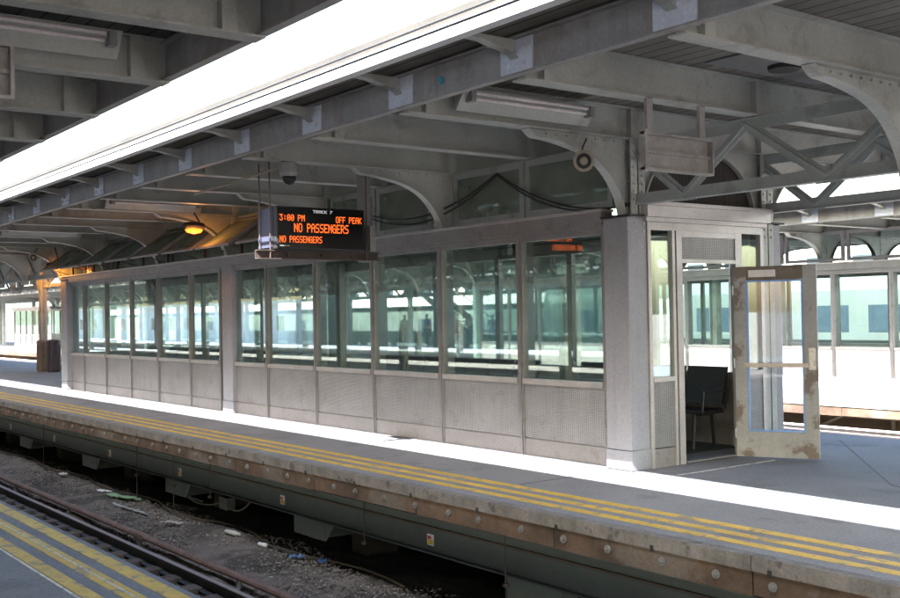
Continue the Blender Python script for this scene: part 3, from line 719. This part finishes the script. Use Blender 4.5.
# stickers, hanger rods and brackets on the first girder
gy = 6.1
YS = mat('sticker_yellow', (.62, .42, .06), .5)
for x in (-8.48, -11.51, -14.6, -17.5, -20.5, -23.5):
    b = MB(); b.box(x-.055, x+.055, gy-.0085, gy-.0065, -.65, -.54); st = b.build('sticker', WHITEP, g1)
    b = MB(); b.box(x-.045, x+.045, gy-.0105, gy-.009, -.64, -.595, 0); b.box(x-.045, x+.01, gy-.0105, gy-.009, -.59, -.56, 1); b.build('sticker_mark', [YS, RED], st)
for x in (-7.25, -9.56, -13.4, -14.64, -16.07, -20.9):
    lo = -1.15 if x in (-14.64, -16.07, -20.9) else -.80
    b = MB(); b.tube([(x, gy-.09, -.25), (x, gy-.09, lo)], .006, 6); b.tube([(x, gy-.09, -.80), (x, gy-.09, -.77)], .03, 6); b.build('hanger_rod', DKST, g1)
for i, x in enumerate((-6.95, -10.85, -14.75, -18.5, -22.4, -26.3, -30.1)):
    b = MB(); b.box(x-.36, x+.36, gy-.02, gy+.0, -.93, -.716); b.prism([(x+.36, -.716), (x+.36, -.93), (x+.55, -.716)], gy-.015, gy-.005, 1); b.build('bracket', GIRDL, g1)
for i, x in enumerate((-7.3, -10.85, -14.75, -18.5, -22.4, -26.3)):
    t = thing('platform_pier', ['concrete pier under the platform nearest the lower right edge', 'concrete pier under the platform below the display sign', 'third concrete pier from the right under the platform', 'fourth concrete pier from the right under the platform', 'second concrete pier from the left under the platform', 'leftmost concrete pier in the dark under the platform'][i], 'pier', (x, 7.0, -1.37), 'piers under the platform')
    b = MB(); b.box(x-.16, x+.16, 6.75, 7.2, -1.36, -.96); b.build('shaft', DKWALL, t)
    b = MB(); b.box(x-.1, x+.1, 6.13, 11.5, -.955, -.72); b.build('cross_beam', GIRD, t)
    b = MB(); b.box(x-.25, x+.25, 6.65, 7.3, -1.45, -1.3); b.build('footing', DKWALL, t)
b = MB(); b.box(-60, 7, 8.2, 8.4, -1.5, -.17); tag(b.build('undercroft_blocker', DKWALL), 'added wall that keeps the space under the platform across the track dark', 'wall')  # added wall, shuts off the lit pit beyond to keep the undercroft dark
b = MB(); b.box(-95, 4, 18.3, 18.6, -1.6, -.27); tag(b.build('abutment_wall', BROWNW), 'brown abutment wall under the second platform behind the door', 'wall')
t = thing('pipe_run', 'pale pipe on brackets in front of the brown abutment under the second platform', 'pipe', (-10, 17.9, -.4))
b = MB(); b.tube([(-13, 17.9, -1.1), (-11.6, 17.9, -.43), (-3, 17.9, -.43)], .03, 8); b.build('pipe', HORN, t)
for x in (-10.6, -9.4, -8.2):
    b = MB(); b.box(x-.02, x+.02, 17.88, 17.95, -.75, -.46); b.build('clip', HORN, t)
b = MB(); t = thing('junction_box', 'green box and sagging hoses hanging in the shadow under the girder', 'junction box', (-13.6, 6.3, -.95))
b.box(-13.75, -13.5, 6.3, 6.42, -1.02, -.86); b.build('box', GIRDL, t)
b = MB(); b.tube(cat((-15.4, 6.25, -.75), (-13.6, 6.3, -.9), .2), .011, 6); b.tube(cat((-13.5, 6.3, -.95), (-12.5, 6.2, -.7), .12), .011, 6); b.tube([(-15.5, 6.3, -.72), (-15.5, 6.3, -.98), (-14.3, 6.3, -1.0)], .014, 6); b.build('hose', GIRDL, t)

# ------------------------------------------------------------------ track
def rail(y, z, label, x0=-45, x1=5):
    t = thing('rail', label, 'rail', (-12, y, z-.15), 'rails of the track in front of the waiting room')
    b = MB(); pr = [(-.07, -.15), (.07, -.15), (.07, -.14), (.012, -.12), (.012, -.045), (.036, -.035), (.036, -.004), (.03, -.003), (-.03, -.003), (-.036, -.004), (-.036, -.035), (-.012, -.045), (-.012, -.12), (-.07, -.14)]
    b.prism([(y+p[0], z+p[1]) for p in pr], x0, x1); b.build('web', RAIL, t)
    b = MB(); b.box(x0, x1, y-.028, y+.028, z-.003, z); b.build('running_surface', RAILT, t)
rail(4.80, -1.19, 'black running rail with a shiny top, farther from the striped platform')
rail(3.365, -1.19, 'running rail close under the near striped platform edge')
t = thing('third_rail', 'rusty brown third rail along the gravel beside the track', 'third rail', (-12, 5.08, -1.3))
b = MB(); b.prism([(5.075+.042*math.cos(q*math.pi/5), -1.185+.042*math.sin(q*math.pi/5)) for q in range(10)], -45, 5)
b.build('conductor', RUST, t)
x = 1.0
i = 0
while x > -42:
    b = MB(); b.tube([(x, 5.075, -1.36), (x, 5.075, -1.33), (x, 5.075, -1.32), (x, 5.075, -1.222)], [.06, .06, .035, .03], 10); b.build('insulator', CCT, t); x -= 2.9
b = MB(); b.box(-13.6, -13.3, 5.03, 5.12, -1.235, -1.15); b.build('joint_bar', RUST, t)
x = 3; i = 0
while x > -42:
    r = random.uniform(-.03, .03)
    b = MB(); b.box(x-.11, x+.11, 2.75+r, 4.95+r, -1.5, -1.305+random.uniform(-.006, .006))
    tag(b.build('sleeper', SLEEP, bevel=.01), 'dark wooden sleeper lying under the rails of the near track', 'sleeper', 'sleepers under the near track'); x -= .56
# loose stones
r = random.Random(11); b = MB()
def rock(b, x, y, z, s, rr):
    v = []
    for dx, dy, dz in ((1, 0, 0), (-1, 0, 0), (0, 1, 0), (0, -1, 0), (0, 0, 1), (0, 0, -1)):
        k = s*rr.uniform(.6, 1.3); v.append((x+dx*k+rr.uniform(-.3, .3)*s, y+dy*k+rr.uniform(-.3, .3)*s, z+dz*k*.7))
    b._add(v, [(0, 2, 4), (2, 1, 4), (1, 3, 4), (3, 0, 4), (2, 0, 5), (1, 2, 5), (3, 1, 5), (0, 3, 5)])
for i in range(52000):
    x = -4-30*r.random()**1.4; y = r.uniform(2.7, 6.35+.15*math.sin(x*2)); s = .007+.022*r.random()**2
    if y < 4.95 and r.random() < .75: continue
    h = -1.33-(.10 if y < 4.9 else 0)+(.12*math.sin((y-5.0)/2.6*math.pi) if 5 < y < 7.6 else 0)
    rock(b, x, y, h+.006, s, r)
struct(b.build('gravel', [STONE]), 'stuff')
b = MB()
LIT = mat('litter_pale', (.42, .42, .41), .7, 0, .7, 30)
for i in range(520):
    x = -5.5-18*r.random(); y = r.uniform(5.2, 6.3); s = r.uniform(.006, .018)
    h = -1.32+(.12*math.sin((y-5.0)/2.6*math.pi) if 5 < y < 7.6 else 0)
    a = r.uniform(0, 3.1); c, q = math.cos(a)*s, math.sin(a)*s; k = r.uniform(.3, 1)
    b.prism([(x+c, y+q), (x-q*k, y+c*k), (x-c, y-q), (x+q*k, y-c*k)], h+.02, h+.024, 2)
struct(b.build('litter_scraps', [LIT]), 'stuff')
# litter one can tell apart
def hgt(y): return -1.33+(.12*math.sin((y-5.0)/2.6*math.pi) if 5 < y < 7.6 else 0)
def crumple(x, y, rx, ry, rz, a, name, m_, label, cat_, hh=.03):
    rr = random.Random(int(abs(x*100))); b = MB(); v = []; f = []; nx, ny = 12, 5; z0 = hgt(y)+.03
    for j in range(ny+1):
        for i in range(nx+1):
            u = (i/nx-.5)*2; w_ = (j/ny-.5)*2; lx = u*rx*rr.uniform(.9, 1.1); ly = w_*ry*rr.uniform(.5, 1.2)*(1-.4*u*u)
            v.append((x+lx*math.cos(a)-ly*math.sin(a), y+lx*math.sin(a)+ly*math.cos(a), z0+rr.uniform(0, hh)))
    for j in range(ny):
        for i in range(nx): q = j*(nx+1)+i; f.append((q, q+1, q+nx+2, q+nx+1))
    b._add(v, f); o = b.build(name, m_); s_ = o.modifiers.new('thickness', 'SOLIDIFY'); s_.thickness = .003; tag(o, label, cat_)
crumple(-16.5, 5.95, .42, .10, .02, .25, 'plastic_bag', mat('green_bag', (.22, .36, .20), .5), 'pale green plastic bag lying flat on the gravel', 'plastic bag', .05)
crumple(-17.4, 5.95, .16, .06, .02, .3, 'paper_scrap', WHITEP, 'white crumpled paper on the gravel left of the green bag', 'paper')
crumple(-15.6, 5.72, .62, .035, .02, .05, 'plastic_strip', mat('grey_plastic', (.34, .37, .34), .5), 'long grey plastic strip on the gravel right of the green bag', 'strip', .02)
crumple(-14.1, 5.75, .18, .06, .02, .6, 'paper_scrap', mat('dull_paper', (.35, .33, .31), .7), 'dull torn paper in the middle of the gravel', 'paper')
crumple(-11.0, 6.0, .09, .05, .02, .8, 'paper_scrap', mat('blue_wrapper', (.12, .22, .42), .4), 'blue and red torn wrapper on the gravel under the girder', 'wrapper', .04)
crumple(-10.6, 6.1, .05, .04, .02, .2, 'paper_scrap', mat('blue_wrapper_deep', (.04, .13, .40), .4), 'small deep blue wrapper right of the torn wrapper', 'wrapper', .04)
crumple(-19.7, 6.0, .10, .06, .02, .2, 'paper_scrap', WHITEP, 'white paper far left on the gravel', 'paper', .05)
t = thing('bottle', 'clear plastic bottle lying on the gravel', 'bottle', (-12.75, 6.0, hgt(6.0)))
z = hgt(6.0)+.05; b = MB(); b.tube([(-12.9, 6.0, z), (-12.88, 6.0, z), (-12.70, 6.03, z), (-12.63, 6.04, z)], [.022, .032, .032, .014], 12); b.build('body', mat('clear_plastic', (.55, .58, .56), .3), t, smooth=True)
b = MB(); b.tube([(-12.628, 6.04, z), (-12.60, 6.044, z)], .02, 10); b.build('cap', WHITEP, t)
t = thing('drink_can', 'white drink can lying on the gravel right of the bottle', 'can', (-11.85, 6.0, hgt(6.0)))
z = hgt(6.0)+.045; b = MB(); b.tube([(-11.93, 5.98, z), (-11.92, 5.98, z), (-11.78, 6.0, z), (-11.77, 6.0, z)], [.022, .028, .028, .022], 12); b.build('body', WHITEP, t, smooth=True)
b = MB(); b.tube([(-11.87, 5.989, z), (-11.84, 5.993, z)], .0285, 12); b.build('band', mat('blue_band', (.1, .2, .5), .4), t)
b = MB(); r = random.Random(5)
pts = [(-9-i*.45, 6.12+.10*math.sin(i*.9)+r.uniform(-.03, .03), hgt(6.12)+.05) for i in range(34)]
b.tube(pts, .014, 8); tag(b.build('hose', mat('olive_hose', (.07, .058, .04), .9), smooth=True), 'olive ribbed hose snaking along the edge of the shadow under the platform', 'hose')

# ------------------------------------------------------------------ bins at the far left
def bin_(x, y, label, m_, h=1.0, r0=.19):
    t = thing('trash_bin', label, 'trash bin', (x, y, 0), 'trash bins by the far left column')
    b = MB(); b.tube([(x, y, 0), (x, y, .05), (x, y, h-.14), (x, y, h-.1)], [r0*.9, r0, r0, r0*.97], 18)
    for i in range(18):
        a = i/18*6.283; b.bar((x+math.cos(a)*r0*1.01, y+math.sin(a)*r0*1.01, .05), (x+math.cos(a)*r0*1.01, y+math.sin(a)*r0*1.01, h-.15), .04, .015, (math.cos(a), math.sin(a), 0))
    b.build('drum', m_, t); b = MB(); b.tube([(x, y, h-.099), (x, y, h-.05), (x, y, h)], [r0*1.06, r0*1.06, r0*.75], 18); b.build('lid', m_, t)
bin_(-34.97, 10.08, 'brown slatted trash bin in front of the far left column', BIN1)
bin_(-34.3, 10.22, 'dark plum trash bin right of the brown one at the far left', BIN2, 1.02, .20)

t = thing('pillar', 'plain lilac grey pillar behind the dark trash bin at the far left', 'pillar', (-33.6, 10.9, 0))
b = MB(); b.box(-33.75, -33.45, 10.55, 11.05, 0, 2.7); b.build('shaft', JACK, t, bevel=.01); b = MB(); b.box(-33.77, -33.43, 10.53, 11.07, 2.701, 2.76); b.build('cap', ALU, t)
# ------------------------------------------------------------------ people
SK = [mat('skin_light', (.50, .33, .25), .6), mat('skin_brown', (.22, .13, .09), .6)]
HAIRM = mat('dark_hair', (.03, .022, .018), .7)
def skinmesh(name, pts, edges, rad, m_, parent, root=0, lv=1):
    me = bpy.data.meshes.new(name); me.from_pydata(pts, edges, []); me.materials.append(m_)
    bm = bmesh.new(); bm.from_mesh(me); bm.verts.layers.skin.verify(); bm.to_mesh(me); bm.free()
    o = bpy.data.objects.new(name, me); COL.objects.link(o); o.parent = parent
    md = o.modifiers.new('skin', 'SKIN'); md.use_smooth_shade = True
    sv = me.skin_vertices[0].data
    for i, r_ in enumerate(rad): sv[i].radius = (r_, r_); sv[i].use_root = (i == root)
    sd_ = o.modifiers.new('sub', 'SUBSURF'); sd_.levels = lv; sd_.render_levels = lv
    return o
def person(x, y, z, rz, label, shirt, trous, skin=0, h=1.72, armbend=0, stride=.0):
    t = thing('person', label, 'person', (x, y, z), 'people waiting on the platforms'); t.rotation_euler = (0, 0, rz); k = h/1.72; t.scale = (k, k, k)
    P = []; E = []; Rr = []
    def ad(p, r_, par=None):
        P.append(p); Rr.append(r_)
        if par is not None: E.append((par, len(P)-1))
        return len(P)-1
    pel = ad((0, 0, .95), .13); sp = ad((0, 0, 1.15), .12, pel); ch = ad((0, 0, 1.33), .14, sp); nk = ad((0, .0, 1.47), .055, ch); hd0 = ad((.01, 0, 1.555), .07, nk); hd1 = ad((.005, 0, 1.645), .085, hd0); ad((0, 0, 1.70), .045, hd1)
    hands = []
    for sg in (-1, 1):
        hp = ad((0, sg*.10, .90), .095, pel); kn = ad((.03+stride*sg, sg*.11, .50), .06, hp); an = ad((stride*sg*1.2-.01, sg*.12, .09), .04, kn); ad((.14+stride*sg*1.2, sg*.13, .035), .035, an)
        sh = ad((0, sg*.18, 1.39), .06, ch)
        ab = armbend if sg > 0 else armbend*.6
        el = ad((-.02+.05*ab, sg*.235, 1.12), .042, sh)
        wr_ = ad((.06+.2*ab, sg*(.24-.08*ab), .87+.26*ab), .028, el); pm = ad((.08+.27*ab, sg*(.24-.1*ab), .80+.30*ab), .033, wr_)
        d = Vector(P[pm])-Vector(P[wr_]); d.normalize()
        for q in range(4):
            f0 = Vector(P[pm])+d*.04+Vector((.028-.019*q, 0, 0)); i0 = ad(tuple(f0), .010, pm); ad(tuple(f0+d*(.055-.006*abs(q-1.3))+Vector((0, -sg*.01, 0))), .008, i0)
        i0 = ad(tuple(Vector(P[pm])+Vector((.035, -sg*.01, .0))), .011, pm); ad(tuple(Vector(P[i0])+d*.03+Vector((.012, -sg*.01, 0))), .009, i0)
    skinmesh('body', P, E, Rr, SK[skin], t)
    # shirt
    p = [(0, 0, .97), (0, 0, 1.15), (0, 0, 1.33), (0, 0, 1.43)]; e = [(0, 1), (1, 2), (2, 3)]; rr = [.15, .14, .16, .085]
    for sg in (-1, 1):
        n = len(p); p += [(0, sg*.185, 1.39), (-.01+.02*armbend, sg*.222, 1.2)]; e += [(2, n), (n, n+1)]; rr += [.075, .062]
    skinmesh('shirt', p, e, rr, shirt, t)
    p = [(0, 0, .97)]; e = []; rr = [.145]
    for sg in (-1, 1):
        n = len(p); p += [(0, sg*.10, .88), (.03+stride*sg, sg*.11, .50), (stride*sg*1.2-.01, sg*.12, .12)]; e += [(0, n), (n, n+1), (n+1, n+2)]; rr += [.11, .08, .062]
    skinmesh('trousers', p, e, rr, trous, t)
    skinmesh('hair', [(-.035, 0, 1.60), (-.02, 0, 1.67), (.01, 0, 1.715)], [(0, 1), (1, 2)], [.08, .09, .06], HAIRM, t)
    b = MB(); b.prism([(.085, 1.60), (.112, 1.585), (.088, 1.575)], -.012, .012, 1); b.box(.078, .088, -.022, .022, 1.545, 1.552); b.box(.08, .0885, -.04, -.02, 1.618, 1.63); b.box(.08, .0885, .02, .04, 1.618, 1.63)
    o = b.build('face', SK[skin], None); o.parent = t
def fab(c): return mat('fabric', c, .8, 0, .1, 8)
W_, B_, K_, T_, J_ = fab((.6, .6, .58)), fab((.08, .14, .30)), fab((.05, .05, .06)), fab((.45, .30, .22)), fab((.10, .13, .2))
def at(u, v, z):
    x = (u-450)/1067.76; y = (299-v)/1067.76; d = F+R2*x+U2*y; k = (z-CH)/d.z; return d.x*k, d.y*k
PE = [(-48.0, 33.0, 'person in a pale top and white trousers on the far platform', W_, W_, 0, 1.75, .8), (-49.0, 33.7, 'person in dark clothes left of the white trousers', K_, K_, 1, 1.68, .3),
      (-46.2, 33.2, 'person in a blue shirt and dark trousers on the far platform', B_, K_, 0, 1.78, .2), (-45.6, 33.5, 'person in a tan shirt beside the blue shirt', T_, J_, 0, 1.66, .9),
      (-43.3, 33.8, 'person in a white shirt and pale jeans near the stair', W_, B_, 1, 1.74, .7), (-40.9, 33.4, 'person in a dark top right of the far green post', K_, J_, 1, 1.7, .9),
      (-40.0, 33.0, 'person in a tan top with folded arms at the far platform', T_, J_, 0, 1.7, 1.0), (-29.8, 22.6, 'person in a tan shirt standing left of the second waiting room', T_, W_, 0, 1.76, .5),
      (-17.4, 22.4, 'person in a white shirt seen behind the second waiting room', W_, K_, 0, 1.76, .5),  ]
for i, (x, y, lb, s_, tr, sk, h, ab) in enumerate(PE): person(x, y, -.15 if y > 28 else -.1, R([-60, 200, -90, -20, -70, 150, -100, -45, -60, -80, -120][i]), lb, s_, tr, sk, h, ab, .03)

# ------------------------------------------------------------------ far stair, train, buildings
t = thing('staircase', 'grey staircase with railings coming down to the far platform', 'staircase', (-45, 34.2, -.15))
n = 18
for y in (33.9, 35.1):
    b = MB(); b.bar((-50.4, y, 4.2), (-42.4, y, .0), .06, .3); b.build('stringer', PAINT, t)
    b = MB(); b.tube([(-50.4, y, 5.2), (-42.4, y, 1.0)], .035, 6)
    for i in range(9):
        q = i/8; b.tube([(-50.4+8*q, y, 4.2-4.2*q), (-50.4+8*q, y, 5.2-4.2*q)], .02, 6)
    b.build('handrail', PAINT, t)
b = MB()
for i in range(24):
    q = i/24; b.box(-42.6-8*q, -42.3-8*q, 33.93, 35.07, -.05+4.2*q, 0+4.2*q)
b.build('treads', CONC, t)

def train(y, z, x0, ncar, label, L=25.5, nolab=None):
    for c in range(ncar):
        xa = x0-c*(L+.6)
        t = thing('train_car', label[c], 'train', (xa-L/2, y, z), 'cars of the silver commuter trains')
        prof = [(-1.5, 1.0), (-1.5, 3.3), (-1.35, 3.75), (-.9, 4.0), (.9, 4.0), (1.35, 3.75), (1.5, 3.3), (1.5, 1.0)]
        b = MB(); b.prism([(y+p[0], z+p[1]) for p in prof][::-1], xa-L, xa); b.build('body', TRAINM, t)
        for i in range(11):
            for sg in (-1, 1):
                if i in (2, 8): continue
                xx = xa-1.9-i*2.15; b = MB(); b.box(xx-.75, xx+.75, y+sg*1.505-.004, y+sg*1.505+.004, z+2.05, z+2.85); b.build('window', TRAINB, t)
        for i in (2, 8):
            for sg in (-1, 1):
                xx = xa-1.9-i*2.15; b = MB(); b.box(xx-.65, xx+.65, y+sg*1.508-.006, y+sg*1.508+.006, z+1.1, z+3.2); b.build('door', PLATE, t)
        b = MB(); b.box(xa-L+.5, xa-.5, y-1.2, y+1.2, z+.3, z+.99); b.build('underframe', DKST, t)
        for xx in (xa-3.2, xa-L+3.2):
            b = MB()
            for dx in (-1.1, 1.1):
                for sg in (-.75, .75): b.tube([(xx+dx, y+sg-.06, z+.45), (xx+dx, y+sg+.06, z+.45)], .45, 16)
            b.build('wheels', RAIL, t)
train(30.3, -1.2, -6.5, 1, ['silver train car standing behind the second waiting room'])
b = MB(); b.box(-260, -92, -36, -21, -1.36, -1.30); struct(b.build('yard_paving', CONC))

def building(x0, x1, y0, y1, h, m_, label, face, rows, pitch=3.2, wm=None, z0=-1.37, wh=1.5, roofm=None):
    t = thing('building', label, 'building', ((x0+x1)/2, (y0+y1)/2, z0), 'buildings beyond the tracks')
    b = MB(); b.box(x0, x1, y0, y1, z0, z0+h); b.build('walls', m_, t)
    b = MB(); b.box(x0-.3, x1+.3, y0-.3, y1+.3, z0+h+.002, z0+h+.5); b.build('roof', roofm or BLDP, t)
    wm = wm or TRAINB; yf = y1 if face > 0 else y0
    n = min(48, int((x1-x0)/pitch)); 
    for rr in range(rows):
        for i in range(n):
            if rows*n > 98 and i % 2: continue
            xx = x0+(i+.5)*(x1-x0)/n; zz_ = z0+1.6+rr*3.2
            b = MB(); b.box(xx-.75, xx+.75, yf-.02, yf+.03, zz_, zz_+wh); b.build('window', wm, t)
building(-260, -95, -52, -36, 4.2, BLDW, 'long grey blue shed reflected in the left windows', 1, 1, 5.6)
building(-94, -15, -56, -38, 6, SHED, 'added low dark block behind the camera that darkens the window reflections', 1, 2, 3.0)  # added block, keeps bright sky out of the window reflections
building(-190, -120, 40, 60, 11, SHED, 'dark block far beyond the left end of the platforms', -1, 3, 4)
building(-110, -36, 39, 44, 3.5, SHEDL, 'low dark green shed wall behind the waiting people', -1, 1, 5, wh=1.1)
building(-115, -30, 62, 76, 9, BLDP, 'pale low block beyond the far platform', -1, 2, 3.4)
building(-25, 30, 60, 74, 12, BLDW, 'grey block beyond the platforms on the right', -1, 3, 3.4)
building(-240, -200, -10, 30, 13, BLDP, 'distant pale tower block at the end of the tracks', -1, 3, 4)
